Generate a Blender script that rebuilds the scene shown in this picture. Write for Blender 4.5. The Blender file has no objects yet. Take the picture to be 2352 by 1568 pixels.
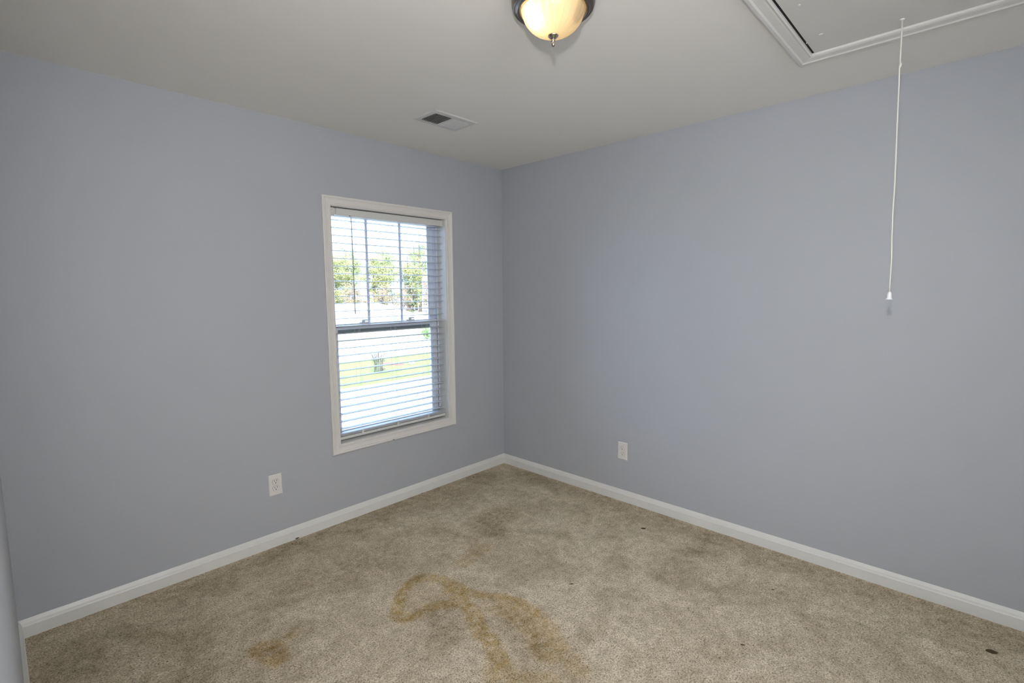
import bpy, bmesh, math, random
from mathutils import Vector, Matrix

# ------------------------------------------------------------------ camera
S = bpy.context.scene
COL = S.collection
CAM = Vector((-2.9648, -2.9185, 1.476))
YAW, PITCH, ROLL, FPX = 0.8113, -0.1037, -0.0077, 1145.2458
def cam_axes():
    f = Vector((math.sin(YAW)*math.cos(PITCH), math.cos(YAW)*math.cos(PITCH), math.sin(PITCH)))
    r = Vector((math.cos(YAW), -math.sin(YAW), 0)); u = r.cross(f)
    c, s = math.cos(ROLL), math.sin(ROLL)
    return c*r + s*u, -s*r + c*u, f
RGT, UP, FWD = cam_axes()
cd = bpy.data.cameras.new('camera'); cam = bpy.data.objects.new('camera', cd); COL.objects.link(cam)
cd.sensor_width = 36.0; cd.sensor_fit = 'HORIZONTAL'; cd.lens = FPX*36.0/2352.0
cd.clip_start = 0.02; cd.clip_end = 400
m = Matrix((RGT, UP, -FWD)).transposed().to_4x4(); m.translation = CAM
cam.matrix_world = m
S.camera = cam

# ------------------------------------------------------------------ view, world, sun, flash
S.view_settings.view_transform = 'Standard'; S.view_settings.look = 'None'
S.view_settings.exposure = 0.0; S.view_settings.gamma = 1.0; S.view_settings.use_curve_mapping = False
S.cycles.use_denoising = True
S.cycles.max_bounces = 10; S.cycles.diffuse_bounces = 6; S.cycles.transparent_max_bounces = 24
S.cycles.sample_clamp_indirect = 6.0
S.cycles.caustics_reflective = False; S.cycles.caustics_refractive = False

SKY = 6.0
w = bpy.data.worlds.new('sky'); S.world = w; w.use_nodes = True
bg = w.node_tree.nodes['Background']
bg.inputs[0].default_value = (0.58, 0.82, 1.30, 1); bg.inputs[1].default_value = SKY

def lamp(name, kind, loc, energy, color, **kw):
    d = bpy.data.lights.new(name, kind); d.energy = energy; d.color = color
    for k, v in kw.items(): setattr(d, k, v)
    o = bpy.data.objects.new(name, d); COL.objects.link(o); o.location = loc
    return o
def aim(o, d): o.rotation_euler = Vector(d).to_track_quat('-Z', 'Y').to_euler()

sun = lamp('sun', 'SUN', (0, -20, 30), 15.0, (1.0, 0.95, 0.86), angle=0.01)
aim(sun, (0.35, 0.75, -0.75))
# the photographer's on-camera flash: its direct beam
FLASH = Vector((-2.964, -2.905, 1.765))
fl = lamp('camera_flash', 'SPOT', FLASH, 88.0, (1.0, 0.98, 0.955), shadow_soft_size=0.032,
          spot_size=math.radians(112), spot_blend=0.75)
aim(fl, (FWD + 0.03*UP))
fb = lamp('bounce_fill', 'SPOT', (-2.2, -3.0, 1.5), 810.0, (1.0, 0.977, 0.945), shadow_soft_size=0.05,  # added unseen fill spot, bouncing off the wall behind the camera
          spot_size=math.radians(110), spot_blend=1.0)
aim(fb, (-0.55, -1.0, 0.65))

# ------------------------------------------------------------------ materials
MATS = {}
def nodes_mat(name):
    mt = bpy.data.materials.new(name); mt.use_nodes = True; nt = mt.node_tree
    b = nt.nodes['Principled BSDF']; MATS[name] = mt
    return mt, nt, b
def simple(name, col, rough=0.5, metal=0.0, spec=0.5, noise=0.0, nscale=20.0, bump=0.0, bscale=200.0, **kw):
    mt, nt, b = nodes_mat(name)
    b.inputs['Roughness'].default_value = rough; b.inputs['Metallic'].default_value = metal
    b.inputs['Specular IOR Level'].default_value = spec
    b.inputs['Base Color'].default_value = (*col, 1)
    N = nt.nodes; L = nt.links
    tc = N.new('ShaderNodeTexCoord')
    if noise > 0:
        nz = N.new('ShaderNodeTexNoise'); nz.inputs['Scale'].default_value = nscale; nz.inputs['Detail'].default_value = 4
        L.new(tc.outputs['Object'], nz.inputs['Vector'])
        mx = N.new('ShaderNodeMix'); mx.data_type = 'RGBA'
        mx.inputs['A'].default_value = (*[c*(1-noise) for c in col], 1)
        mx.inputs['B'].default_value = (*[min(1, c*(1+noise)) for c in col], 1)
        L.new(nz.outputs['Fac'], mx.inputs['Factor']); L.new(mx.outputs['Result'], b.inputs['Base Color'])
    if bump > 0:
        n2 = N.new('ShaderNodeTexNoise'); n2.inputs['Scale'].default_value = bscale; n2.inputs['Detail'].default_value = 3
        L.new(tc.outputs['Object'], n2.inputs['Vector'])
        bp = N.new('ShaderNodeBump'); bp.inputs['Strength'].default_value = bump; bp.inputs['Distance'].default_value = 0.002
        L.new(n2.outputs['Fac'], bp.inputs['Height']); L.new(bp.outputs['Normal'], b.inputs['Normal'])
    for k, v in kw.items(): b.inputs[k].default_value = v
    return mt

WALL = simple('wall_paint', (0.438, 0.456, 0.490), 0.6, spec=0.3, noise=0.012, nscale=1.6, bump=0.12, bscale=260)
CEIL = simple('ceiling_paint', (0.86, 0.845, 0.805), 0.8, spec=0.2, noise=0.01, nscale=1.2, bump=0.12, bscale=200)
TRIM = simple('trim_paint', (0.70, 0.70, 0.685), 0.35, spec=0.5, noise=0.012, nscale=6)
CASE = simple('casing_paint', (0.73, 0.71, 0.68), 0.4, spec=0.5, noise=0.02, nscale=9)
BASE = simple('baseboard_paint', (0.74, 0.74, 0.715), 0.35, spec=0.5, noise=0.05, nscale=9)
VINYL = simple('sky_tinted_vinyl', (0.68, 0.715, 0.78), 0.4, noise=0.01)  # white vinyl with the sky's blue cast mixed into its base colour
DARK = simple('dark_recess', (0.01, 0.01, 0.01), 0.8)
BLIND = simple('blind_vinyl', (0.66, 0.66, 0.635), 0.4, noise=0.01)
PLATE = simple('outlet_plastic', (0.74, 0.72, 0.69), 0.3, noise=0.005)
METAL = simple('brushed_nickel', (0.20, 0.175, 0.15), 0.28, metal=1.0, noise=0.08, nscale=40)
NICKEL = simple('polished_nickel', (0.50, 0.45, 0.38), 0.2, metal=1.0, noise=0.05, nscale=60)
CORD = simple('cotton_cord', (0.78, 0.77, 0.70), 0.9, noise=0.06, nscale=300, bump=0.5, bscale=900)
BELL = simple('white_plastic', (0.85, 0.85, 0.86), 0.35, noise=0.005)
VENT = simple('vent_enamel', (0.68, 0.68, 0.67), 0.45, noise=0.01)
HATCH = simple('hatch_board', (0.70, 0.695, 0.665), 0.6, noise=0.03, nscale=5)
HATCHTRIM = simple('hatch_trim_paint', (0.72, 0.715, 0.69), 0.5, noise=0.02, nscale=8)
DEBRIS = simple('dry_leaf_brown', (0.07, 0.045, 0.02), 0.9, noise=0.4, nscale=200)
BLACKBIT = simple('black_grit', (0.02, 0.014, 0.01), 0.9, noise=0.3, nscale=300)

def slat_mat():
    mt, nt, b = nodes_mat('slat_vinyl'); N = nt.nodes; L = nt.links
    b.inputs['Base Color'].default_value = (0.64, 0.655, 0.68, 1); b.inputs['Roughness'].default_value = 0.35
    tr = N.new('ShaderNodeBsdfTranslucent'); tr.inputs[0].default_value = (0.75, 0.78, 0.8, 1)
    mx = N.new('ShaderNodeMixShader'); mx.inputs[0].default_value = 0.06
    L.new(b.outputs[0], mx.inputs[1]); L.new(tr.outputs[0], mx.inputs[2])
    L.new(mx.outputs[0], nt.nodes['Material Output'].inputs[0]); return mt
SLAT = slat_mat()

def glass_mat():
    mt, nt, b = nodes_mat('window_glass'); N = nt.nodes; L = nt.links; N.remove(b)
    t = N.new('ShaderNodeBsdfTransparent'); t.inputs[0].default_value = (0.96, 0.98, 0.97, 1)
    g = N.new('ShaderNodeBsdfGlossy'); g.inputs['Roughness'].default_value = 0.01
    fr = N.new('ShaderNodeFresnel'); fr.inputs[0].default_value = 1.45
    mx = N.new('ShaderNodeMixShader'); L.new(fr.outputs[0], mx.inputs[0]); L.new(t.outputs[0], mx.inputs[1]); L.new(g.outputs[0], mx.inputs[2])
    L.new(mx.outputs[0], nt.nodes['Material Output'].inputs[0]); return mt
GLASS = glass_mat()

def dome_mat():
    mt, nt, b = nodes_mat('amber_frosted_glass'); N = nt.nodes; L = nt.links
    b.inputs['Base Color'].default_value = (0.66, 0.53, 0.35, 1); b.inputs['Roughness'].default_value = 0.25
    tr = N.new('ShaderNodeBsdfTranslucent'); tr.inputs[0].default_value = (0.98, 0.85, 0.62, 1)
    mx = N.new('ShaderNodeMixShader'); mx.inputs[0].default_value = 0.5
    L.new(b.outputs[0], mx.inputs[1]); L.new(tr.outputs[0], mx.inputs[2])
    L.new(mx.outputs[0], nt.nodes['Material Output'].inputs[0]); return mt
DOME = dome_mat()
def bulb_mat():
    mt, nt, b = nodes_mat('lit_bulb'); b.inputs['Base Color'].default_value = (1, .9, .75, 1)
    b.inputs['Emission Color'].default_value = (1.0, 0.84, 0.58, 1); b.inputs['Emission Strength'].default_value = 16.0
    return mt
BULB = bulb_mat()
BULB_OFF = simple('unlit_bulb', (0.8, 0.78, 0.74), 0.2)

def carpet_mat():
    mt, nt, b = nodes_mat('tan_carpet_pile'); N = nt.nodes; L = nt.links
    b.inputs['Roughness'].default_value = 1.0; b.inputs['Specular IOR Level'].default_value = 0.05
    tc = N.new('ShaderNodeTexCoord')
    def noise(scale, detail, rough=0.5, dist=0.0):
        n = N.new('ShaderNodeTexNoise'); n.inputs['Scale'].default_value = scale; n.inputs['Detail'].default_value = detail
        n.inputs['Roughness'].default_value = rough; n.inputs['Distortion'].default_value = dist
        L.new(tc.outputs['Object'], n.inputs['Vector']); return n.outputs['Fac']
    def ramp(fac, stops):
        r = N.new('ShaderNodeValToRGB'); e = r.color_ramp.elements
        while len(e) < len(stops): e.new(0.5)
        for i, (p, c) in enumerate(stops): e[i].position = p; e[i].color = (*c, 1)
        L.new(fac, r.inputs[0]); return r.outputs[0]
    def mix(kind, f, a, bb):
        x = N.new('ShaderNodeMix'); x.data_type = 'RGBA'; x.blend_type = kind
        if isinstance(f, float): x.inputs['Factor'].default_value = f
        else: L.new(f, x.inputs['Factor'])
        for s, v in (('A', a), ('B', bb)):
            if isinstance(v, tuple): x.inputs[s].default_value = (*v, 1)
            else: L.new(v, x.inputs[s])
        return x.outputs['Result']
    fine = noise(150, 3, 0.7, 0.6)
    yarn_shade = ramp(fine, [(0.31, (0.22, 0.18, 0.12)), (0.47, (0.65, 0.56, 0.43)), (0.66, (0.93, 0.83, 0.665))])  # yarn flecks, with crevice shade between tufts painted into the dark end
    mid = ramp(noise(22, 3, 0.6), [(0.32, (0.82, 0.81, 0.78)), (0.62, (1.05, 1.05, 1.06))])
    big = ramp(noise(4.2, 5, 0.62, 0.8), [(0.34, (0.74, 0.72, 0.68)), (0.60, (1.03, 1.03, 1.03))])
    fine2 = noise(310, 3, 0.75, 0.4)
    yarn_shade = mix('MULTIPLY', 1.0, yarn_shade, ramp(fine2, [(0.34, (0.56, 0.545, 0.51)), (0.50, (1.06, 1.06, 1.05)), (0.68, (1.22, 1.22, 1.22))]))
    c = mix('MULTIPLY', 1.0, yarn_shade, mid); c = mix('MULTIPLY', 1.0, c, big)
    at = N.new('ShaderNodeAttribute'); at.attribute_name = 'stain'
    brk = ramp(noise(30, 4, 0.7), [(0.28, (0.12,)*3), (0.66, (1.25,)*3)])
    sm = N.new('ShaderNodeMath'); sm.operation = 'MULTIPLY'; sm.use_clamp = True
    L.new(at.outputs['Color'], sm.inputs[0]); L.new(brk, sm.inputs[1])
    sp = N.new('ShaderNodeSeparateColor'); L.new(at.outputs['Color'], sp.inputs[0])
    s1 = N.new('ShaderNodeMath'); s1.operation = 'MULTIPLY'; s1.use_clamp = True; L.new(sp.outputs[0], s1.inputs[0]); L.new(brk, s1.inputs[1])
    s2 = N.new('ShaderNodeMath'); s2.operation = 'MULTIPLY'; s2.use_clamp = True; L.new(sp.outputs[1], s2.inputs[0]); L.new(brk, s2.inputs[1])
    c = mix('MULTIPLY', s1.outputs[0], c, (0.74, 0.60, 0.34))
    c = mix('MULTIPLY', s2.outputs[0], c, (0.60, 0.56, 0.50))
    L.new(c, b.inputs['Base Color'])
    bp = N.new('ShaderNodeBump'); bp.inputs['Strength'].default_value = 0.9; bp.inputs['Distance'].default_value = 0.006
    L.new(fine, bp.inputs['Height']); L.new(bp.outputs['Normal'], b.inputs['Normal'])
    return mt
CARPET = carpet_mat()

LAWN = simple('lawn_grass', (0.135, 0.20, 0.030), 0.9, noise=0.30, nscale=1.2)
DRYGRASS = simple('dry_lawn', (0.27, 0.31, 0.12), 0.9, noise=0.25, nscale=0.7)
CONC = simple('pale_concrete', (0.62, 0.61, 0.60), 0.9, noise=0.05, nscale=2)
ROOFM = simple('pale_shingle', (0.60, 0.60, 0.62), 0.9, noise=0.06, nscale=5)
SIDING = simple('white_siding', (0.80, 0.80, 0.80), 0.7, noise=0.02)
PANE = simple('far_window_pane', (0.45, 0.5, 0.55), 0.1, noise=0.02)
TWIG = simple('grey_brown_twig', (0.12, 0.095, 0.085), 0.9, noise=0.3, nscale=6)
BARK = simple('tree_bark', (0.16, 0.125, 0.10), 0.95, noise=0.3, nscale=3)
MULCH = simple('red_mulch', (0.20, 0.075, 0.045), 0.95, noise=0.3, nscale=6)
LEAFLIT = simple('leaf_litter', (0.40, 0.29, 0.20), 0.95, noise=0.25, nscale=0.6)
LEAF = {k: simple('foliage_'+k, c, 0.8, noise=0.35, nscale=1.3) for k, c in dict(
    pine=(0.22, 0.245, 0.09), yellowgreen=(0.31, 0.31, 0.11), dark=(0.12, 0.135, 0.065),
    russet=(0.34, 0.11, 0.06), tan=(0.26, 0.18, 0.115), bright=(0.13, 0.24, 0.06)).items()}

# ------------------------------------------------------------------ mesh helpers
def obj(name, bm, mat=None, parent=None, smooth=False, loc=None):
    me = bpy.data.meshes.new(name)
    if isinstance(bm, bmesh.types.BMesh):
        bmesh.ops.recalc_face_normals(bm, faces=bm.faces); bm.to_mesh(me); bm.free()
    else:
        me.from_pydata(bm[0], [], bm[1]); me.update()
    if smooth:
        for p in me.polygons: p.use_smooth = True
    if mat: me.materials.append(mat)
    o = bpy.data.objects.new(name, me); COL.objects.link(o)
    if parent: o.parent = parent
    if loc: o.location = loc
    return o
def tag(o, label, cat, group=None, kind=None):
    o['label'] = label; o['category'] = cat
    if group: o['group'] = group
    if kind: o['kind'] = kind
    return o
def thing(name, label, cat, loc, rz=0, group=None):
    o = bpy.data.objects.new(name, None); o.empty_display_size = 0.05; COL.objects.link(o)
    o.location = loc; o.rotation_euler = (0, 0, rz); return tag(o, label, cat, group)
def struct(name, bm, mat, parent=None, label=None, smooth=False):
    o = obj(name, bm, mat, parent, smooth)
    if parent is None: o['kind'] = 'structure'
    if label: o['label'] = label
    return o
def box(bm, x0, x1, y0, y1, z0, z1, bev=0.0):
    g = bmesh.ops.create_cube(bm, size=1.0)
    vs = g['verts']
    for v in vs: v.co = Vector(((x0+x1)/2+v.co.x*(x1-x0), (y0+y1)/2+v.co.y*(y1-y0), (z0+z1)/2+v.co.z*(z1-z0)))
    if bev > 0:
        es = list({e for v in vs for e in v.link_edges})
        bmesh.ops.bevel(bm, geom=es, offset=bev, segments=2, affect='EDGES', profile=0.5)
    return bm
def bx(*a, **k): return box(bmesh.new(), *a, **k)
def tube(bm, pts, radii, n=8, caps=True):
    pts = [Vector(p) for p in pts]
    if not isinstance(radii, (list, tuple)): radii = [radii]*len(pts)
    rings = []; prev = None
    for i, p in enumerate(pts):
        t = (pts[min(i+1, len(pts)-1)] - pts[max(i-1, 0)]).normalized()
        if prev is None:
            a = t.orthogonal().normalized()
        else:
            a = (prev - t*prev.dot(t)).normalized()
        prev = a; b = t.cross(a)
        rings.append([bm.verts.new(p + radii[i]*(math.cos(2*math.pi*k/n)*a + math.sin(2*math.pi*k/n)*b)) for k in range(n)])
    for r0, r1 in zip(rings, rings[1:]):
        for k in range(n): bm.faces.new((r0[k], r0[(k+1) % n], r1[(k+1) % n], r1[k]))
    if caps: bm.faces.new(rings[0][::-1]); bm.faces.new(rings[-1])
    return bm
def lathe(bm, prof, n=48, fn=None, c=(0, 0, 0)):
    rings = []
    for (r, z) in prof:
        ring = []
        for k in range(n):
            a = 2*math.pi*k/n; rr = r*(fn(a, r, z) if fn else 1)
            ring.append(bm.verts.new((c[0]+rr*math.cos(a), c[1]+rr*math.sin(a), c[2]+z)))
        rings.append(ring)
    for r0, r1 in zip(rings, rings[1:]):
        for k in range(n): bm.faces.new((r0[k], r0[(k+1) % n], r1[(k+1) % n], r1[k]))
    return bm
def mitred(bm, a0, a1, b0, b1, prof, place, close=True):
    """picture-frame moulding around rectangle a0..a1 x b0..b1; prof = (outward offset, proud height)"""
    loops = []
    for o, h in prof:
        loops.append([bm.verts.new(place(a, b, h)) for a, b in
                      ((a0-o, b0-o), (a1+o, b0-o), (a1+o, b1+o), (a0-o, b1+o))])
    n = len(loops)
    for i in range(n if close else n-1):
        l0, l1 = loops[i], loops[(i+1) % n]
        for k in range(4): bm.faces.new((l0[k], l0[(k+1) % 4], l1[(k+1) % 4], l1[k]))
    return bm
def extrude_profile(prof, A, B, nrm, trimA=0, trimB=0):
    """prof = (out, z) along wall from A to B, with mitred ends when trim = +-1"""
    bm = bmesh.new(); A = Vector(A); B = Vector(B); d = (B-A).normalized(); nrm = Vector(nrm)
    r0 = [bm.verts.new(A + nrm*o + d*o*trimA + Vector((0, 0, z))) for o, z in prof]
    r1 = [bm.verts.new(B + nrm*o - d*o*trimB + Vector((0, 0, z))) for o, z in prof]
    n = len(prof)
    for i in range(n): bm.faces.new((r0[i], r0[(i+1) % n], r1[(i+1) % n], r1[i]))
    bm.faces.new(r0[::-1]); bm.faces.new(r1)
    return bm

# ------------------------------------------------------------------ room shell
H = 2.44; LW = 2.977; YB = -4.05; T = 0.17          # ceiling, west wall, back wall, thickness
OX0, OX1, OZ0, OZ1 = -1.478, -0.597, 0.508, 1.990    # window opening
DY0, DY1, DH = -3.60, -2.74, 2.06                    # doorway in the west wall where the camera stands

def wall_with_hole(fix_axis, f0, f1, a0, a1, hole):
    bm = bmesh.new(); h0, h1, z0, z1 = hole
    def seg(p0, p1, q0, q1):
        if p1-p0 < 1e-6 or q1-q0 < 1e-6: return
        if fix_axis == 'y': box(bm, p0, p1, f0, f1, q0, q1)
        else: box(bm, f0, f1, p0, p1, q0, q1)
    seg(a0, h0, 0, H); seg(h1, a1, 0, H); seg(h0, h1, 0, z0); seg(h0, h1, z1, H)
    return bm
struct('wall_north', wall_with_hole('y', 0, T, -4.3, 0.15, (OX0-0.004, OX1+0.004, OZ0-0.004, OZ1+0.003)), WALL, label='grey painted wall with the window')
struct('wall_east', bx(0, 0.15, YB, 0, 0, H), WALL, label='long blank blue grey wall')
struct('wall_west', wall_with_hole('x', -LW-0.12, -LW, YB, 0, (DY0, DY1, 0, DH)), WALL)
struct('wall_south', bx(-4.3, 0.15, YB-0.15, YB, 0, H), WALL)
struct('wall_hall', bx(-4.3, -4.15, YB, 0, 0, H), WALL)

# attic hatch opening in the ceiling
HX0, HX1, HY0, HY1 = -1.893, -0.523, -2.940, -2.328
bm = bmesh.new()
box(bm, -4.3, HX0, YB-0.15, T, H, H+0.12); box(bm, HX1, 0.15, YB-0.15, T, H, H+0.12)
box(bm, HX0, HX1, HY1, T, H, H+0.12); box(bm, HX0, HX1, YB-0.15, HY0, H, H+0.12)
box(bm, HX0, HX1, HY0, HY1, H+0.10, H+0.12)
struct('ceiling', bm, CEIL, label='flat off white ceiling')

# carpet floor, a grid carrying stain amounts as an attribute
ST = dict(
 ring=[(-1.447,-1.124),(-1.458,-1.047),(-1.466,-.976),(-1.498,-.919),(-1.55,-.886),(-1.605,-.899),(-1.674,-.932),(-1.738,-1.002),(-1.785,-1.054),(-1.774,-1.101),(-1.737,-1.123),(-1.694,-1.12),(-1.639,-1.123),(-1.598,-1.143),(-1.559,-1.185),(-1.52,-1.208)],
 top=[(-1.477,-1.07),(-1.454,-1.132),(-1.437,-1.187),(-1.425,-1.221),(-1.363,-1.309),(-1.339,-1.374),(-1.328,-1.425),(-1.338,-1.504)],
 mid=[(-1.489,-1.068),(-1.501,-1.149),(-1.52,-1.228),(-1.529,-1.298),(-1.57,-1.364),(-1.605,-1.43),(-1.604,-1.475),(-1.62,-1.512),(-1.649,-1.573),(-1.675,-1.631)],
 blob=[(-1.40,-1.404),(-1.39,-1.477),(-1.395,-1.547),(-1.415,-1.605),(-1.451,-1.656),(-1.476,-1.704)],
 tail=[(-1.476,-1.704),(-1.466,-1.804),(-1.486,-1.851)], low=[(-1.714,-1.629),(-1.728,-1.671),(-1.683,-1.742),(-1.615,-1.814)],
 iso=[(-2.292,-.834),(-2.263,-.858),(-2.267,-.926)], iso2=[(-2.179,-.841),(-2.148,-.825)],
 up=[(-1.078,-.92),(-1.178,-.918),(-1.29,-.943)], up2=[(-1.104,-.818),(-1.171,-.798)])
# name -> (half width, soft edge, strength)
SW = dict(ring=(0.020, 0.024, 0.85), top=(0.016, 0.022, 0.9), mid=(0.024, 0.032, 0.82), blob=(0.055, 0.05, 0.66), tail=(0.02, 0.05, 0.5),
          low=(0.03, 0.05, 0.55), iso=(0.040, 0.035, 0.75), iso2=(0.012, 0.03, 0.6), up=(0.025, 0.05, 0.45), up2=(0.02, 0.04, 0.3))
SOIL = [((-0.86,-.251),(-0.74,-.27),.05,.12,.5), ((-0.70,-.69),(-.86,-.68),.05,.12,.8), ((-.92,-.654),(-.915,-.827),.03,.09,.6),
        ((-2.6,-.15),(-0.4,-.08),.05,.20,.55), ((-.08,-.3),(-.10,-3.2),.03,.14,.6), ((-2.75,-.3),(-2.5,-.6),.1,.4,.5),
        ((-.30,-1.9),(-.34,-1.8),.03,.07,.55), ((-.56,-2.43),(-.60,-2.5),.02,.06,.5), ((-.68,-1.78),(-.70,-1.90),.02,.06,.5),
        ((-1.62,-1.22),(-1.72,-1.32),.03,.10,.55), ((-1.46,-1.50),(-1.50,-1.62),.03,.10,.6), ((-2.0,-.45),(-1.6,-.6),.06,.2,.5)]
def dseg(px, py, a, b):
    dx, dy = b[0]-a[0], b[1]-a[1]; l = dx*dx+dy*dy
    t = 0 if l == 0 else max(0, min(1, ((px-a[0])*dx+(py-a[1])*dy)/l))
    return math.hypot(px-a[0]-t*dx, py-a[1]-t*dy)
def smooth(d, hw, sf):
    t = (d-hw)/sf; t = max(0, min(1, t)); return 1-t*t*(3-2*t)
nx, ny = 230, 316; gx0, gx1, gy0, gy1 = -LW, 0.0, YB, 0.0
verts, faces, stain = [], [], []
for j in range(ny+1):
    y = gy0+(gy1-gy0)*j/ny
    for i in range(nx+1):
        x = gx0+(gx1-gx0)*i/nx; verts.append((x, y, 0.0)); s = 0.0; g = 0.0
        if y > -2.2:
            for k, pl in ST.items():
                hw, sf, a = SW[k]
                d = min(dseg(x, y, p, q) for p, q in zip(pl, pl[1:]))
                s = max(s, a*smooth(d, hw, sf))
            # faint fill inside the ring
            s = max(s, 0.22*smooth(dseg(x, y, (-1.56, -1.03), (-1.70, -1.06)), 0.05, 0.06))
            s = max(s, 0.35*smooth(dseg(x, y, (-1.43, -1.33), (-1.42, -1.5)), 0.04, 0.05))
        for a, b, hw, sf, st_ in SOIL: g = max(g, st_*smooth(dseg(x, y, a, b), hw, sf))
        stain.append((s, g, 0, 1))
for j in range(ny):
    for i in range(nx):
        k = j*(nx+1)+i; faces.append((k, k+1, k+nx+2, k+nx+1))
fo = obj('floor', (verts, faces), CARPET); fo['kind'] = 'structure'; fo['label'] = 'tan cut pile carpet with brown stains'
ca = fo.data.color_attributes.new('stain', 'FLOAT_COLOR', 'POINT')
ca.data.foreach_set('color', [c for s in stain for c in s])
struct('floor_hall', bx(-4.15, -LW, YB, 0, -0.10, -0.001), CARPET)

# baseboards
BP = [(0, 0), (0.0140, 0), (0.0140, 0.0510), (0.0128, 0.0530), (0.0118, 0.0535), (0.0102, 0.0575), (0.0085, 0.0635), (0.0055, 0.0700), (0.0028, 0.0755), (0.0012, 0.0790), (0, 0.0798)]
struct('baseboard_north', extrude_profile(BP, (-LW, 0, 0), (0, 0, 0), (0, -1, 0), 1, 1), BASE, label='white baseboard under the window')
struct('baseboard_east', extrude_profile(BP, (0, 0, 0), (0, YB, 0), (-1, 0, 0), 1, 1), BASE, label='white baseboard along the long blank wall')
struct('baseboard_west', extrude_profile(BP, (-LW, DY1+0.01, 0), (-LW, 0, 0), (1, 0, 0), 0, 1), BASE)
struct('baseboard_south', extrude_profile(BP, (-LW, YB, 0), (0, YB, 0), (0, 1, 0), 1, 1), BASE)

# ------------------------------------------------------------------ window
CP = [(0.0, 0.0), (0.0, 0.008), (0.004, 0.0105), (0.010, 0.0105), (0.0125, 0.0085), (0.020, 0.0095), (0.030, 0.0115), (0.0375, 0.0145),
      (0.040, 0.0125), (0.0435, 0.0155), (0.050, 0.0165), (0.0535, 0.0155), (0.055, 0.012), (0.055, 0.0)]
win = bpy.data.objects.new('window_1', None); COL.objects.link(win); win.location = ((OX0+OX1)/2, 0, OZ0)
win['kind'] = 'structure'; win['label'] = 'white double hung window with moulded casing'
def wpart(name, bm, mat, parent=None, smooth=False):
    o = obj(name, bm, mat, None, smooth)
    if parent is None:
        o.parent = win; o.matrix_parent_inverse = Matrix.Translation(win.location).inverted()
    else:
        o.parent = parent
    return o
def wallpl(a, b, h): return Vector((a, -h, b))
wpart('window_casing', mitred(bmesh.new(), OX0-0.005, OX1+0.005, OZ0-0.005, OZ1+0.004, CP, wallpl), CASE)
jp = [(0.0, 0.0), (0.0, -0.095), (0.012, -0.095), (0.012, 0.0)]
wpart('window_jamb', mitred(bmesh.new(), OX0, OX1, OZ0, OZ1, [(0.0, 0.001), (0.0, -0.168), (0.006, -0.168), (0.006, 0.001)], wallpl), TRIM)
# vinyl frame ring y .092 .. .166
def ring(bm, x0, x1, z0, z1, w, y0, y1, wb=None, wt=None):
    wb = w if wb is None else wb; wt = w if wt is None else wt
    box(bm, x0, x0+w, y0, y1, z0, z1); box(bm, x1-w, x1, y0, y1, z0, z1)
    box(bm, x0+w, x1-w, y0, y1, z0, z0+wb); box(bm, x0+w, x1-w, y0, y1, z1-wt, z1)
    return bm
bm = bmesh.new()
ring(bm, OX0, OX1, OZ0, OZ1, 0.012, 0.100, 0.166, wb=0.014, wt=0.012)
box(bm, OX1-0.017, OX1-0.012, 0.126, 0.131, OZ0+0.01, OZ1-0.01); box(bm, OX0+0.012, OX0+0.017, 0.126, 0.131, OZ0+0.01, OZ1-0.01)
wpart('window_frame', bm, VINYL)
UX0, UX1 = OX0+0.015, OX1-0.015
us = ring(bmesh.new(), UX0, UX1, 1.192, OZ1-0.010, 0.040, 0.134, 0.158, wb=0.034, wt=0.024)
upper = wpart('upper_sash', us, VINYL)
lower = wpart('lower_sash', ring(bmesh.new(), UX0, UX1-0.004, OZ0+0.012, 1.261, 0.044, 0.098, 0.124, wb=0.035, wt=0.032), VINYL)
bm = bmesh.new(); ring(bm, UX0+0.044, UX1-0.048, OZ0+0.046, 1.230, 0.006, 0.104, 0.118); wpart('glazing_bead', bm, VINYL, lower)
bm = bmesh.new(); ring(bm, UX0+0.040, UX1-0.040, 1.225, OZ1-0.033, 0.004, 0.140, 0.152); wpart('glazing_bead', bm, VINYL, upper)
wpart('glass_pane', bx(UX0+0.038, UX1-0.038, 0.1445, 0.1475, 1.222, OZ1-0.032), GLASS, upper)
wpart('glass_pane', bx(UX0+0.042, UX1-0.046, 0.1095, 0.1125, OZ0+0.044, 1.232), GLASS, lower)
wpart('rail_shade', bx(UX0+0.045, UX1-0.045, 0.1325, 0.1345, 1.194, 1.2235), simple('rail_shade_grey', (0.17, 0.185, 0.17), 0.8, noise=0.05), upper)  # added strip whose grey stands in for the deep shade on this rail
for x in (-1.1615, -0.8965):
    wpart('muntin', bx(x-0.0085, x+0.0085, 0.140, 0.144, 1.224, OZ1-0.032), VINYL, upper)
def sash_lock(x):
    bm = bmesh.new(); z = 1.261
    box(bm, x-0.030, x+0.030, 0.100, 0.122, z, z+0.006, 0.002)
    lathe(bm, [(0.0, 0.016), (0.008, 0.016), (0.0105, 0.012), (0.011, 0.0), (0.0, 0.0)], 16, c=(x-0.004, 0.111, z+0.005))
    tube(bm, [(x-0.004, 0.108, z+0.018), (x+0.012, 0.104, z+0.019), (x+0.026, 0.101, z+0.017)], [0.0045, 0.004, 0.003], 8)
    return bm
wpart('sash_lock', sash_lock(-1.218), VINYL, lower, True); wpart('sash_lock', sash_lock(-0.845), VINYL, lower, True)
bm = bmesh.new(); box(bm, UX1-0.0035, UX1+0.0028, 0.103, 0.125, OZ0+0.014, 1.262); wpart('balance_track', bm, DARK)

wpart('paint_chip', bx(-1.106, -1.094, -0.0172, -0.0160, 0.4520, 0.4555), DARK)
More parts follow.
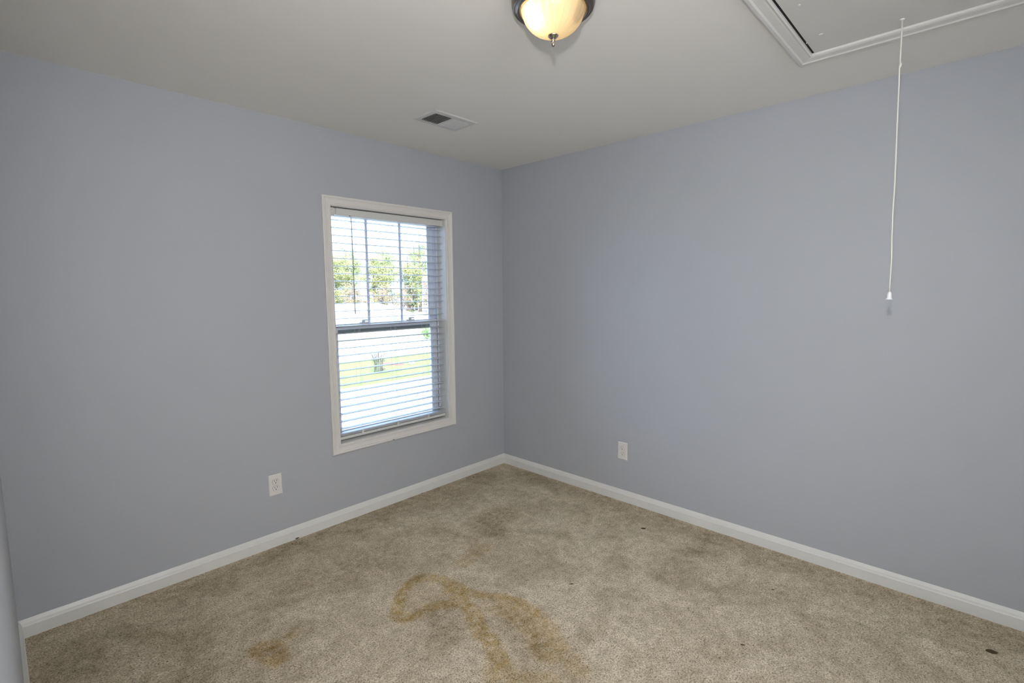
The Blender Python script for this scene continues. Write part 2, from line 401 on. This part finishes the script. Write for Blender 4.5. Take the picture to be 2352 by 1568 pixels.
# ------------------------------------------------------------------ blind
BX0, BX1 = -1.472, -0.604; BY0, BY1 = 0.033, 0.083
blind = thing('window_blind', 'white horizontal slat blind lowered inside the window with slats open', 'window blind', ((BX0+BX1)/2, 0.058, 0.522))
binv = Matrix.Translation(blind.location).inverted()
def bpart(name, bm, mat, parent=None, smooth=False, label=None):
    o = obj(name, bm, mat, None, smooth)
    if parent is None: o.parent = blind; o.matrix_parent_inverse = binv
    else: o.parent = parent
    if label: o['label'] = label
    return o
bpart('headrail', bx(-1.462, BX1-0.002, 0.037, 0.080, 1.948, 1.984), BLIND)
bpart('valance', bx(-1.4295, BX1+0.006, 0.026, 0.031, 1.9425, 1.9845, bev=0.0008), BLIND)
bpart('valance_return', bx(BX1-0.0035, BX1+0.0035, 0.024, 0.034, 1.9395, 1.9865, bev=0.0008), BLIND)
br = bpart('mounting_bracket', bx(-1.4765, -1.4425, 0.030, 0.034, 1.9405, 1.9855, bev=0.0006), BLIND)
for dx in (0.008, 0.020):
    for z in (1.953, 1.972):
        o = bpart('screw_hole', bx(-1.4765+dx-0.0013, -1.4765+dx+0.0013, 0.0288, 0.0302, z-0.0013, z+0.0013), DARK, br)
LAD = (-1.305, -1.030, -0.765)
def slat_bm(zc=0.0, hw=(BX1-BX0)/2):
    bm = bmesh.new(); n = 8; t = 0.0028
    top, bot = [], []
    for i in range(n+1):
        y = -0.025+0.05*i/n; z = 0.0022*(1-(2*i/n-1)**2)
        top.append((y, z+t)); bot.append((y, z))
    pr = top + bot[::-1]
    r0 = [bm.verts.new((-hw, y, z)) for y, z in pr]; r1 = [bm.verts.new((hw, y, z)) for y, z in pr]
    k = len(pr)
    for i in range(k): bm.faces.new((r0[i], r0[(i+1) % k], r1[(i+1) % k], r1[i]))
    bm.faces.new(r0[::-1]); bm.faces.new(r1); return bm
rnd = random.Random(3)
zs = [1.9365] + [1.914-0.0474*i for i in range(29)] + [0.5560, 0.5505, 0.5450]
s0 = None; xm = (BX0+BX1)/2
for i, z in enumerate(zs):
    if s0 is None: s = s0 = obj('slat', slat_bm(), SLAT)
    else: s = s0.copy(); COL.objects.link(s)
    s.parent = blind; s.matrix_parent_inverse = Matrix.Identity(4)
    s.location = (rnd.uniform(-.0012, .0012), 0, z-blind.location.z)
    s.rotation_euler = (rnd.uniform(-.012, .012), rnd.uniform(-.0008, .0008), 0)
bpart('bottom_rail', bx(BX0+0.004, BX1-0.002, BY0-0.001, BY1, 0.522, 0.540, bev=0.002), BLIND)
for x in LAD:
    bm = bmesh.new()
    for yy in (BY0-0.0012, BY1+0.0012): tube(bm, [(x, yy, 0.540), (x, yy, 1.95)], 0.0007, 5)
    for z in zs[:30]: tube(bm, [(x, BY0-0.001, z-0.0012), (x, BY1+0.001, z-0.0012)], 0.0006, 4)
    bpart('ladder_cord', bm, CORD)
    bm = bmesh.new(); tube(bm, [(x+0.009, 0.030, 0.540), (x+0.009, 0.0315, 1.95)], 0.0006, 5); bpart('lift_cord', bm, CORD)
    bpart('cord_plug', bx(x-0.006, x+0.010, BY0-0.0032, BY0+0.001, 0.526, 0.556, bev=0.001), BLIND)
bm = bmesh.new(); tube(bm, [(-1.3343, 0.0185, 1.936), (-1.3335, 0.018, 1.70), (-1.3316, 0.018, 1.3265)], [0.0028, 0.0034, 0.0034], 6)
wand = bpart('tilt_wand', bm, simple('clear_grey_acrylic', (0.38, 0.38, 0.37), 0.25), label='grey plastic tilt wand')
bm = bmesh.new(); tube(bm, [(-1.3343, 0.020, 1.949), (-1.3343, 0.019, 1.930)], 0.0035, 8); bpart('wand_hook', bm, BLIND, wand)
bpart('wand_slot', bx(-1.343, -1.326, 0.0253, 0.0262, 1.9425, 1.9465), DARK)

# ------------------------------------------------------------------ outlets
def outlet(loc, rz, label):
    t = thing('wall_outlet', label, 'electrical outlet', loc, rz, 'wall outlets')
    W2, H2 = 0.0372, 0.0615
    bm = bmesh.new(); mitred(bm, -W2+.004, W2-.004, -H2+.004, H2-.004, [(0.004, 0), (0.004, 0.0022), (0.0, 0.0058)], lambda a, b, h: Vector((a, -h, b)), close=False)
    vs = [v for v in bm.verts if abs(v.co.y+0.0058) < 1e-6]; bm.faces.new(vs)
    obj('cover_plate', bm, PLATE, t)
    for s in (1, -1):
        zc = s*0.0195
        bm = bmesh.new(); pr = []
        for k in range(40):
            a = 2*math.pi*k/40; x = 0.0172*math.cos(a); z = 0.0172*math.sin(a); z = max(-0.0140, min(0.0140, z)); pr.append((x, z))
        r = [[bm.verts.new((x*f, -y, zc+z*f)) for x, z in pr] for y, f in ((0.0050, 1), (0.0074, 1), (0.0080, 0.965))]
        for a, b in zip(r, r[1:]):
            for k in range(40): bm.faces.new((a[k], a[(k+1) % 40], b[(k+1) % 40], b[k]))
        bm.faces.new(r[-1]); rc = obj('receptacle', bm, PLATE, t)
        bm = bmesh.new(); rr = [[bm.verts.new((x*f, -0.0059, zc+z*f)) for x, z in pr] for f in (1.0, 1.07)]
        for k in range(40): bm.faces.new((rr[0][k], rr[0][(k+1) % 40], rr[1][(k+1) % 40], rr[1][k]))
        obj('seam', bm, simple('seam_grey', (0.22, 0.21, 0.20), 0.7) if 'seam_grey' not in MATS else MATS['seam_grey'], rc)
        for sx in (-1, 1):
            obj('slot', bx(sx*0.0064-0.0012, sx*0.0064+0.0012, -0.00815, -0.0078, zc+0.0012, zc+0.0092), DARK, rc)
        bm = bmesh.new(); tube(bm, [(0, -0.0078, zc-0.0066), (0, -0.00815, zc-0.0066)], 0.0029, 14); obj('ground_hole', bm, DARK, rc)
    bm = bmesh.new(); tube(bm, [(0, -0.0055, 0), (0, -0.0068, 0)], [0.0035, 0.0030], 14); obj('screw', bm, PLATE, t)
    return t
outlet((-1.8915, 0, 0.3635), 0, 'white wall outlet on the window wall left of and below the window')
outlet((0, -1.1551, 0.3576), -math.pi/2, 'white wall outlet low on the long blank wall to the right')

# ------------------------------------------------------------------ ceiling vent
VX0, VX1, VY0, VY1 = -1.222, -0.911, -0.7105, -0.501
vent = thing('ceiling_vent', 'white metal ceiling air vent with two banks of louvres, one dark', 'air vent', ((VX0+VX1)/2, (VY0+VY1)/2, H))
vc = Vector(vent.location)
def vpart(name, bm, mat, label=None):
    o = obj(name, bm, mat, vent); o.data.transform(Matrix.Translation(-vc))
    if label: o['label'] = label
    return o
bm = bmesh.new()
L0, L1, R0, R1 = -1.188, -1.072, -1.058, -0.941; vy0, vy1 = -0.672, -0.535
def vp(a, b, h): return Vector((a, b, H-h))
mitred(bm, VX0+.006, VX1-.006, VY0+.006, VY1-.006, [(0.006, 0), (0.006, 0.0012), (0.0, 0.0055)], vp, close=False)
zt, zb = H-0.0055, H-0.0045
box(bm, VX0+.006, L0, VY0+.006, VY1-.006, zt, zb); box(bm, R1, VX1-.006, VY0+.006, VY1-.006, zt, zb)
box(bm, L1, R0, vy0, vy1, zt, zb); box(bm, L0, R1, VY0+.006, vy0, zt, zb); box(bm, L0, R1, vy1, VY1-.006, zt, zb)
vpart('vent_frame', bm, VENT)
vpart('duct_boot', bx(L0, R1, vy0, vy1, H-0.0012, H-0.0004), DARK)
def louvre(xc, tilt):
    bm = bmesh.new(); c, s = math.cos(tilt), math.sin(tilt); hw = 0.0062; th = 0.0004
    co = []
    for u, v in ((-hw, -th), (hw, -th), (hw, th), (-hw, th)): co.append((xc+u*c-v*s, u*s+v*c))
    zc = H-0.0052
    r0 = [bm.verts.new((x, vy0, zc-z)) for x, z in co]; r1 = [bm.verts.new((x, vy1, zc-z)) for x, z in co]
    for i in range(4): bm.faces.new((r0[i], r0[(i+1) % 4], r1[(i+1) % 4], r1[i]))
    bm.faces.new(r0[::-1]); bm.faces.new(r1); return bm
DKL = simple('shadowed_enamel', (0.40, 0.40, 0.38), 0.5)
NL = 9
for i in range(NL):
    vpart('louvre', louvre(L0+0.009+(L1-L0-0.014)*i/(NL-1), math.radians(-38)), VENT)
for i in range(NL):
    vpart('louvre', louvre(R0+0.006+(R1-R0-0.014)*i/(NL-1), math.radians(38)), VENT)
vpart('damper_lever', bx(-0.939, -0.934, -0.612, -0.577, H-0.008, H-0.0054), VENT)
vpart('lever_slot', bx(-0.9395, -0.9375, -0.614, -0.575, H-0.0062, H-0.0054), DARK)
for x, y in ((-1.2046, -0.598), (-0.9225, -0.575)):
    bm = bmesh.new(); tube(bm, [(x, y, H-0.005), (x, y, H-0.0075)], [0.0035, 0.0022], 12)
    vpart('screw', bm, BELL)

# ------------------------------------------------------------------ attic hatch and its pull cord
hatch = thing('attic_hatch', 'attic access hatch in the ceiling with white moulded frame', 'attic hatch', ((HX0+HX1)/2, (HY0+HY1)/2, H))
hc = Vector(hatch.location)
def hpart(name, bm, mat, smooth=False):
    o = obj(name, bm, mat, hatch, smooth); o.data.transform(Matrix.Translation(-hc)); return o
HP = [(0.0, 0.0), (0.0, 0.010), (0.005, 0.013), (0.012, 0.0105), (0.016, 0.0125), (0.040, 0.0150), (0.046, 0.0190),
      (0.056, 0.0190), (0.062, 0.0155), (0.065, 0.010), (0.065, 0.0)]
hpart('hatch_casing', mitred(bmesh.new(), HX0, HX1, HY0, HY1, HP, vp), HATCHTRIM)
hpart('hatch_door', bx(HX0+0.004, HX1-0.001, HY0+0.002, HY1-0.0088, H-0.003, H+0.010), HATCH)
hpart('gap_shade', bx(HX0, HX1, HY1-0.0085, HY1, H-0.001, H+0.010), DARK)  # black strip filling the gap, standing in for the shade inside it
for x, y, r in ((-0.6828, -2.3934, 0.0075), (-0.9657, -2.3879, 0.004), (-0.6445, -2.336, 0.003)):
    bm = bmesh.new(); lathe(bm, [(0.0001, -0.0022), (r*.5, -0.002), (r*.9, -0.001), (r, 0)], 20, c=(x, y, H-0.003)); hpart('screw_head', bm, BELL, True)
PX, PY = -0.6, -2.632
bm = bmesh.new()
lathe(bm, [(0.0001, -0.004), (0.006, -0.0035), (0.0075, -0.001), (0.0075, 0)], 20, c=(PX, PY, H-0.003))
hpart('cord_eyelet', bm, BELL, True)
pc = thing('pull_cord', 'white pull cord with bell shaped end hanging from the attic hatch', 'pull cord', (PX, PY, H-0.007))
pcc = Vector(pc.location)
def ppart(name, bm, mat, smooth=True):
    o = obj(name, bm, mat, pc, smooth); o.data.transform(Matrix.Translation(-pcc)); return o
path = [(PX, PY, H-0.006), (PX, -2.6325, 2.38), (PX, -2.6335, 2.30), (PX, -2.6340, 2.285), (PX, -2.6325, 2.272), (PX, -2.6345, 2.22), (PX, -2.6365, 2.12), (PX, -2.640, 1.98),
        (PX, -2.6425, 1.86), (PX, -2.6435, 1.74), (PX, -2.6455, 1.66), (PX, -2.6490, 1.58), (PX, -2.6492, 1.50), (PX, -2.6496, 1.455)]
bm = bmesh.new(); tube(bm, path, [0.0027]*9+[0.0024]*5, 8); ppart('cord', bm, CORD)
bm = bmesh.new(); tube(bm, [(PX, -2.6345, 2.288), (PX, -2.6350, 2.281), (PX, -2.6340, 2.274), (PX, -2.633, 2.268)], [0.003, 0.0052, 0.005, 0.003], 8); ppart('knot', bm, CORD)
bm = bmesh.new(); lathe(bm, [(0.0001, 0.030), (0.0030, 0.030), (0.0056, 0.0265), (0.0072, 0.018), (0.0080, 0.006), (0.0090, 0.003), (0.0112, 0.0015), (0.0112, 0.0), (0.0075, 0.0), (0.006, 0.012), (0.0001, 0.016)], 28, c=(PX, -2.650, 1.4275))
ppart('bell_end', bm, BELL)

# ------------------------------------------------------------------ ceiling light
LX, LY = -1.580, -1.805
light = thing('ceiling_light', 'flush ceiling light with dark bronze ring and glowing ribbed amber glass dome', 'ceiling light', (LX, LY, H))
def lpart(name, bm, mat, smooth=True, label=None):
    o = obj(name, bm, mat, light, smooth)
    if label: o['label'] = label
    return o
lpart('canopy_pan', lathe(bmesh.new(), [(0.100, -0.001), (0.1385, -0.001), (0.1395, -0.006), (0.1385, -0.020), (0.1360, -0.026)], 72), METAL)
lpart('trim_ring', lathe(bmesh.new(), [(0.1360, -0.024), (0.1350, -0.032), (0.1310, -0.037), (0.1285, -0.0355), (0.1265, -0.039), (0.1240, -0.038), (0.1220, -0.0415),
      (0.1180, -0.043), (0.1130, -0.041), (0.1105, -0.037), (0.108, -0.030), (0.100, -0.024)], 72), METAL)
def flute(a, r, z):
    return 1 + 0.022*(abs(math.sin(a*12))**0.6 - 0.6)*min(1, r/0.05)
dp = []
for i in range(23):
    t = i/22; a = t*math.pi/2
    dp.append((0.1065*math.cos(a)**0.82 if t < 1 else 0.004, -0.030-0.088*math.sin(a)**1.12))
dp = [(0.1075, -0.026)] + dp
lpart('glass_dome', lathe(bmesh.new(), dp, 288, fn=flute), DOME, label='ribbed amber frosted glass bowl')
lpart('dome_lip', lathe(bmesh.new(), [(0.1075, -0.036), (0.1105, -0.040), (0.1098, -0.0425), (0.1072, -0.0415)], 72), DOME)
fin = [(0.0001, -0.1150), (0.0165, -0.1150), (0.0180, -0.1175), (0.0165, -0.1210), (0.0105, -0.1265), (0.0070, -0.1310), (0.0064, -0.1330), (0.0074, -0.1345), (0.0070, -0.1360),
       (0.0058, -0.1370), (0.0064, -0.1400), (0.0066, -0.1440), (0.0058, -0.1490), (0.0040, -0.1525), (0.0001, -0.1540)]
lpart('finial', lathe(bmesh.new(), fin, 32), NICKEL, label='turned nickel finial')
toc = (Vector((CAM.x, CAM.y, 0))-Vector((LX, LY, 0))).normalized(); side = Vector((toc.y, -toc.x, 0))
if side.dot(RGT) > 0: side = -side
def bulb(name, d, mat):
    c = side*d + toc*0.036
    bm = bmesh.new(); bmesh.ops.create_uvsphere(bm, u_segments=20, v_segments=12, radius=0.024)
    for v in bm.verts: v.co = Vector((v.co.x, v.co.y, v.co.z*1.1)) + c + Vector((0, 0, -0.062))
    return lpart(name, bm, mat)
bulb('lit_bulb', 0.050, BULB); bulb('unlit_bulb', -0.052, BULB_OFF)

# ------------------------------------------------------------------ crumbs on the carpet
def crumb(x, y, ln, wd, ang, mat, label, z=0.0, name='carpet_crumb', cat='crumb'):
    bm = bmesh.new(); r = random.Random(int(abs(x*1000)))
    bmesh.ops.create_icosphere(bm, subdivisions=2, radius=1.0)
    for v in bm.verts:
        v.co = Vector((v.co.x*ln/2*r.uniform(.75, 1.15), v.co.y*wd/2*r.uniform(.75, 1.15), v.co.z*wd*0.22*r.uniform(.8, 1.1)))
    o = obj(name, bm, mat, None, False, (x, y, z+wd*0.16)); o.rotation_euler = (0, 0, ang); tag(o, label, cat); return o
crumb(-0.276, -1.474, 0.030, 0.016, -0.8, DEBRIS, 'brown crumb on the carpet near the long blank wall, below its outlet')
crumb(-1.046, -1.498, 0.022, 0.008, -0.8, DEBRIS, 'thin dark crumb on clean carpet right of the big brown stain')
crumb(-0.272, -3.028, 0.040, 0.022, -1.2, DEBRIS, 'largest dark brown crumb on the carpet at far right by the baseboard')
crumb(-0.912, -2.278, 0.020, 0.007, -1.0, DEBRIS, 'small brown crumb on open carpet toward the bottom right of the room')
crumb(-0.414, -2.251, 0.016, 0.007, -1.2, DEBRIS, 'tiny brown crumb on carpet midway along the long blank wall')
crumb(-1.7899, -0.016, 0.026, 0.010, 0.05, BLACKBIT, 'black grit stuck at the foot of the baseboard below the left outlet', z=0.004, name='floor_grit', cat='grit')
crumb(-0.876, -0.018, 0.022, 0.006, 0.0, BLACKBIT, 'dark grit at the foot of the baseboard beneath the window', z=0.0, name='floor_grit', cat='grit')
crumb(-0.407, -0.060, 0.030, 0.007, 0.1, DEBRIS, 'dark sliver on carpet beside the baseboard near the room corner', name='floor_grit', cat='grit')

# ------------------------------------------------------------------ outdoors
G = -3.0
def ground(name, x0, x1, y0, y1, mat, z=G, label=None):
    o = obj(name, bx(x0, x1, y0, y1, z-0.2, z), mat); o['kind'] = 'structure'
    if label: o['label'] = label
    return o
ground('driveway', -60, 90, 0.3, 18.2, CONC, label='pale sunlit driveway')
ground('lawn', -60, 90, 18.2, 26.0, LAWN, label='bright green front lawn')
ground('street', -60, 90, 26.0, 33.0, CONC, label='pale street beyond the lawn')
ground('far_lawn', -60, 130, 33.0, 60.0, DRYGRASS)
ground('woodland_ground', -60, 160, 60.0, 130.0, LEAFLIT)

house = thing('house', 'white single storey house with pale hip roof across the street', 'house', (18.5, 43, G))
def opart(root, name, bm, mat, smooth=False):
    o = obj(name, bm, mat, root, smooth); o.data.transform(Matrix.Translation(-Vector(root.location))); return o
opart(house, 'wall', bx(9.0, 28.0, 40.0, 47.0, G, -1.15), SIDING)
bm = bmesh.new()
e = [bm.verts.new(p) for p in ((8.4, 39.6, -1.15), (28.4, 39.6, -1.15), (28.4, 47.4, -1.15), (8.4, 47.4, -1.15))]
rg = [bm.verts.new(p) for p in ((11.9, 43.3, 0.19), (25.4, 43.3, 0.19))]
bm.faces.new((e[0], e[1], rg[1], rg[0])); bm.faces.new((e[1], e[2], rg[1])); bm.faces.new((e[2], e[3], rg[0], rg[1])); bm.faces.new((e[3], e[0], rg[0])); bm.faces.new(e[::-1])
opart(house, 'roof', bm, ROOFM)
for x in (12.0, 16.5, 25.0): opart(house, 'window', bx(x, x+1.1, 39.93, 40.0, G+0.75, G+1.7), PANE)
opart(house, 'garage_door', bx(19.5, 23.5, 39.94, 40.0, G, G+1.7), SIDING)

def leaves(r, n, c, rad, size, squash=(1, 1, 1), clumps=0):
    vs, fs = [], []
    cl = []
    if clumps:
        for _ in range(clumps):
            d = Vector((r.gauss(0, 1), r.gauss(0, 1), r.gauss(0, 1))).normalized()*r.uniform(0.35, 0.95)
            cl.append(Vector((d.x*rad*squash[0], d.y*rad*squash[1], d.z*rad*squash[2])))
    for _ in range(n):
        if cl:
            q = r.choice(cl); d = Vector((r.gauss(0, 1), r.gauss(0, 1), r.gauss(0, .6)))*rad*0.13
            p = Vector(c)+q+d
        else:
            d = Vector((r.gauss(0, 1), r.gauss(0, 1), r.gauss(0, 1))).normalized()*r.random()**.4
            p = Vector(c)+Vector((d.x*rad*squash[0], d.y*rad*squash[1], d.z*rad*squash[2]))
        a = Vector((r.gauss(0, 1), r.gauss(0, 1), r.gauss(0, 1))).normalized(); b = a.orthogonal().normalized()
        s = size*r.uniform(.6, 1.3); k = len(vs)
        vs += [p-a*s, p+b*s*.5, p+a*s, p-b*s*.5]; fs.append((k, k+1, k+2, k+3))
    return vs, fs
def merge(parts):
    vs, fs = [], []
    for v, f in parts:
        k = len(vs); vs += [tuple(x) for x in v]; fs += [tuple(i+k for i in q) for q in f]
    return vs, fs
def tree(name, x, y, h, rad, kind, label, seed, style='pine', cat='tree', group='trees behind the house across the street'):
    r = random.Random(seed); t = thing(name, label, cat, (x, y, G), 0, group)
    bm = bmesh.new(); tr = h*0.014+0.04
    P = [Vector((0, 0, 0)), Vector((r.uniform(-.2, .2), r.uniform(-.2, .2), h*.5)), Vector((r.uniform(-.4, .4), 0, h*.88))]
    tube(bm, P, [tr*1.3, tr, tr*.3], 7)
    for k in range(16):
        z = h*r.uniform(.25, .78); a = r.uniform(0, 6.28); l = rad*r.uniform(.5, 1.0)
        b0 = P[0].lerp(P[1], z/(h*.5)) if z < h*.5 else P[1].lerp(P[2], (z-h*.5)/(h*.38))
        tube(bm, [b0, b0+Vector((math.cos(a)*l*.5, math.sin(a)*l*.5, l*.25)), b0+Vector((math.cos(a)*l*.85, math.sin(a)*l*.85, l*.32))], [tr*.35, tr*.22, tr*.08], 4, caps=False)
    obj('trunk', bm, BARK, t)
    if style == 'pine':
        f = merge([leaves(r, 9000, (0, 0, h*.62), rad, 0.12, (.9, .9, h*.34/rad), 90), leaves(r, 2600, (0, 0, h*.25), rad*.85, 0.11, (1, 1, h*.24/rad), 40)])
    elif style == 'thin':
        f = leaves(r, 3000, (0, 0, h*.50), rad, 0.09, (.9, .9, h*.46/rad), 70)
    else:
        f = leaves(r, 1300, (0, 0, h*.5), rad, 0.15, (1, 1, h*.5/rad), 30)
    obj('foliage', f, LEAF[kind], t)
TR = [
 ('pine_tree', 35.0, 82, 12.9, 3.6, 'pine', 'pale green pine at the far left of the window view, crown against the sky', 'pine'),
 ('pine_tree', 36.6, 74, 11.6, 3.3, 'yellowgreen', 'yellow green pine seen just left of the blind wand', 'pine'),
 ('pine_tree', 43.0, 82, 13.3, 3.6, 'pine', 'green pine seen behind the blind wand, left of the first window bar', 'pine'),
 ('pine_tree', 43.8, 74, 11.5, 3.3, 'yellowgreen', 'broad yellow green pine seen just right of the first window bar', 'pine'),
 ('pine_tree', 51.0, 82, 13.5, 3.7, 'pine', 'green pine midway between the two window bars', 'pine'),
 ('pine_tree', 50.9, 74, 12.1, 3.2, 'yellowgreen', 'tall yellow green pine behind the second window bar', 'pine'),
 ('pine_tree', 59.0, 82, 15.9, 3.7, 'pine', 'tallest green pine near the right edge of the glass', 'pine'),
 ('pine_tree', 58.2, 74, 12.8, 3.3, 'yellowgreen', 'yellow green pine hidden at the right edge of the window view', 'pine'),
 ('pine_tree', 40.0, 91, 14.2, 3.7, 'yellowgreen', 'pine of the back row filling the gap beside the wand', 'pine'),
 ('pine_tree', 48.0, 91, 14.6, 3.7, 'pine', 'pine of the back row between the two window bars', 'pine'),
 ('pine_tree', 56.0, 91, 15.6, 3.7, 'yellowgreen', 'pine of the back row right of the second window bar', 'pine'),
 ('pine_tree', 64.5, 91, 16.6, 3.7, 'pine', 'dark pine of the back row at the right edge of the glass', 'pine'),
 ('broadleaf_tree', 44.6, 64.5, 6.6, 1.5, 'dark', 'small dark green tree standing by the right end of the house roof', 'round'),
 ('autumn_tree', 50.4, 67, 8.2, 1.5, 'russet', 'slender russet red tree right of the second window bar', 'thin'),
 ('bare_tree', 35.0, 66, 6.5, 2.4, 'tan', 'thin tan leafed tree low behind the left part of the house', 'thin'),
 ('bare_tree', 40.4, 66, 5.6, 2.4, 'tan', 'thin tan leafed tree low behind the middle of the house roof', 'thin'),
 ('bare_tree', 47.2, 69.5, 6.4, 2.0, 'tan', 'thin tan leafed tree low right of the small dark green tree', 'thin'),
 ('bare_tree', 54.6, 66, 6.6, 2.5, 'tan', 'thin tan leafed tree at the lower right of the tree line', 'thin')]
for i, (nm, x, y, h, rd, k, lab, stl) in enumerate(TR): tree(nm, x, y, h, rd, k, lab, 40+i, stl)

r = random.Random(21); uv, uf = [], []
for k in range(34):
    v_, f_ = leaves(r, 330, (26+k*1.25, r.uniform(86.2, 86.8), r.uniform(1.6, 2.8)), 1.9, 0.14, (1, .25, 1.1), 14)
    q = len(uv); uv += [tuple(x) for x in v_]; uf += [tuple(i+q for i in p) for p in f_]
for k in range(22):                                  # taller woodland continuing to the left, out of the photo's view
    v_, f_ = leaves(r, 900, (-34+k*2.9, r.uniform(82, 88), r.uniform(4.5, 6.5)), 3.2, 0.20, (1, .6, 1.7), 40)
    q = len(uv); uv += [tuple(x) for x in v_]; uf += [tuple(i+q for i in p) for p in f_]
ug = obj('undergrowth', (uv, uf), LEAF['tan'], None, False, (0, 0, G)); tag(ug, 'tan brushy undergrowth between the pines across the street', 'undergrowth', kind='stuff')
r = random.Random(8)
bush = thing('bare_bush', 'bare twiggy grey brown bush on the lawn seen through the lower sash', 'bush', (11.57, 20.96, G))
bm = bmesh.new()
for k in range(66):
    a = r.uniform(0, 6.28); sp = r.uniform(0.15, 0.52); h = r.uniform(.75, 1.4)
    p0 = Vector((math.cos(a)*.24, math.sin(a)*.24, 0)); p1 = Vector((math.cos(a)*sp*.5, math.sin(a)*sp*.5, h*.5)); p2 = Vector((math.cos(a)*sp+r.uniform(-.08, .08), math.sin(a)*sp+r.uniform(-.08, .08), h))
    tube(bm, [p0, p1, p2], [.008, .006, .005], 4, caps=False)
    for q in range(3):
        b = p1.lerp(p2, r.uniform(.1, .9)); tube(bm, [b, b+Vector((r.uniform(-.14, .14), r.uniform(-.14, .14), r.uniform(.05, .22)))], [.006, .003], 3, caps=False)
obj('stems', bm, TWIG, bush)
obj('dry_leaves', merge([leaves(r, 260, (0.0, 0, .85), .42, 0.025), leaves(r, 330, (.25, -.1, .18), .34, 0.028, (1, 1, .5))]), simple('dry_leaf_pink', (0.15, 0.095, 0.08), 0.9, noise=0.3, nscale=5), bush)
sh = thing('green_shrub', 'small green shrub beside the street seen at the right edge of the lower sash', 'shrub', (24.94, 34.4, G))
bm = bmesh.new(); tube(bm, [(0, 0, 0), (0, 0, .5)], .03, 6); obj('stem', bm, BARK, sh)
obj('foliage', leaves(r, 700, (0, 0, .6), .55, 0.07, (1, 1, 1.0)), LEAF['bright'], sh)
bm = bmesh.new(); lathe(bm, [(0.0001, 0.06), (0.5, 0.05), (0.75, 0.0)], 24)
mb = obj('mulch_patch', bm, MULCH, None, True, (13.95, 23.2, G)); mb.scale = (0.8, 1.3, 1)
tag(mb, 'reddish mulch patch on the lawn right of the bare bush', 'mulch')
bm = bmesh.new(); bmesh.ops.create_icosphere(bm, subdivisions=2, radius=0.16)
for v in bm.verts: v.co.z *= 0.6; v.co.x *= 1.3
gs = obj('garden_stone', bm, SIDING, None, True, (14.6, 22.2, G+0.07)); tag(gs, 'small white stone on the lawn beside the mulch patch', 'stone')

for o in list(S.objects):
    if o.parent is None and o.type in ('MESH',) and 'label' not in o and 'kind' not in o: o['kind'] = 'structure'
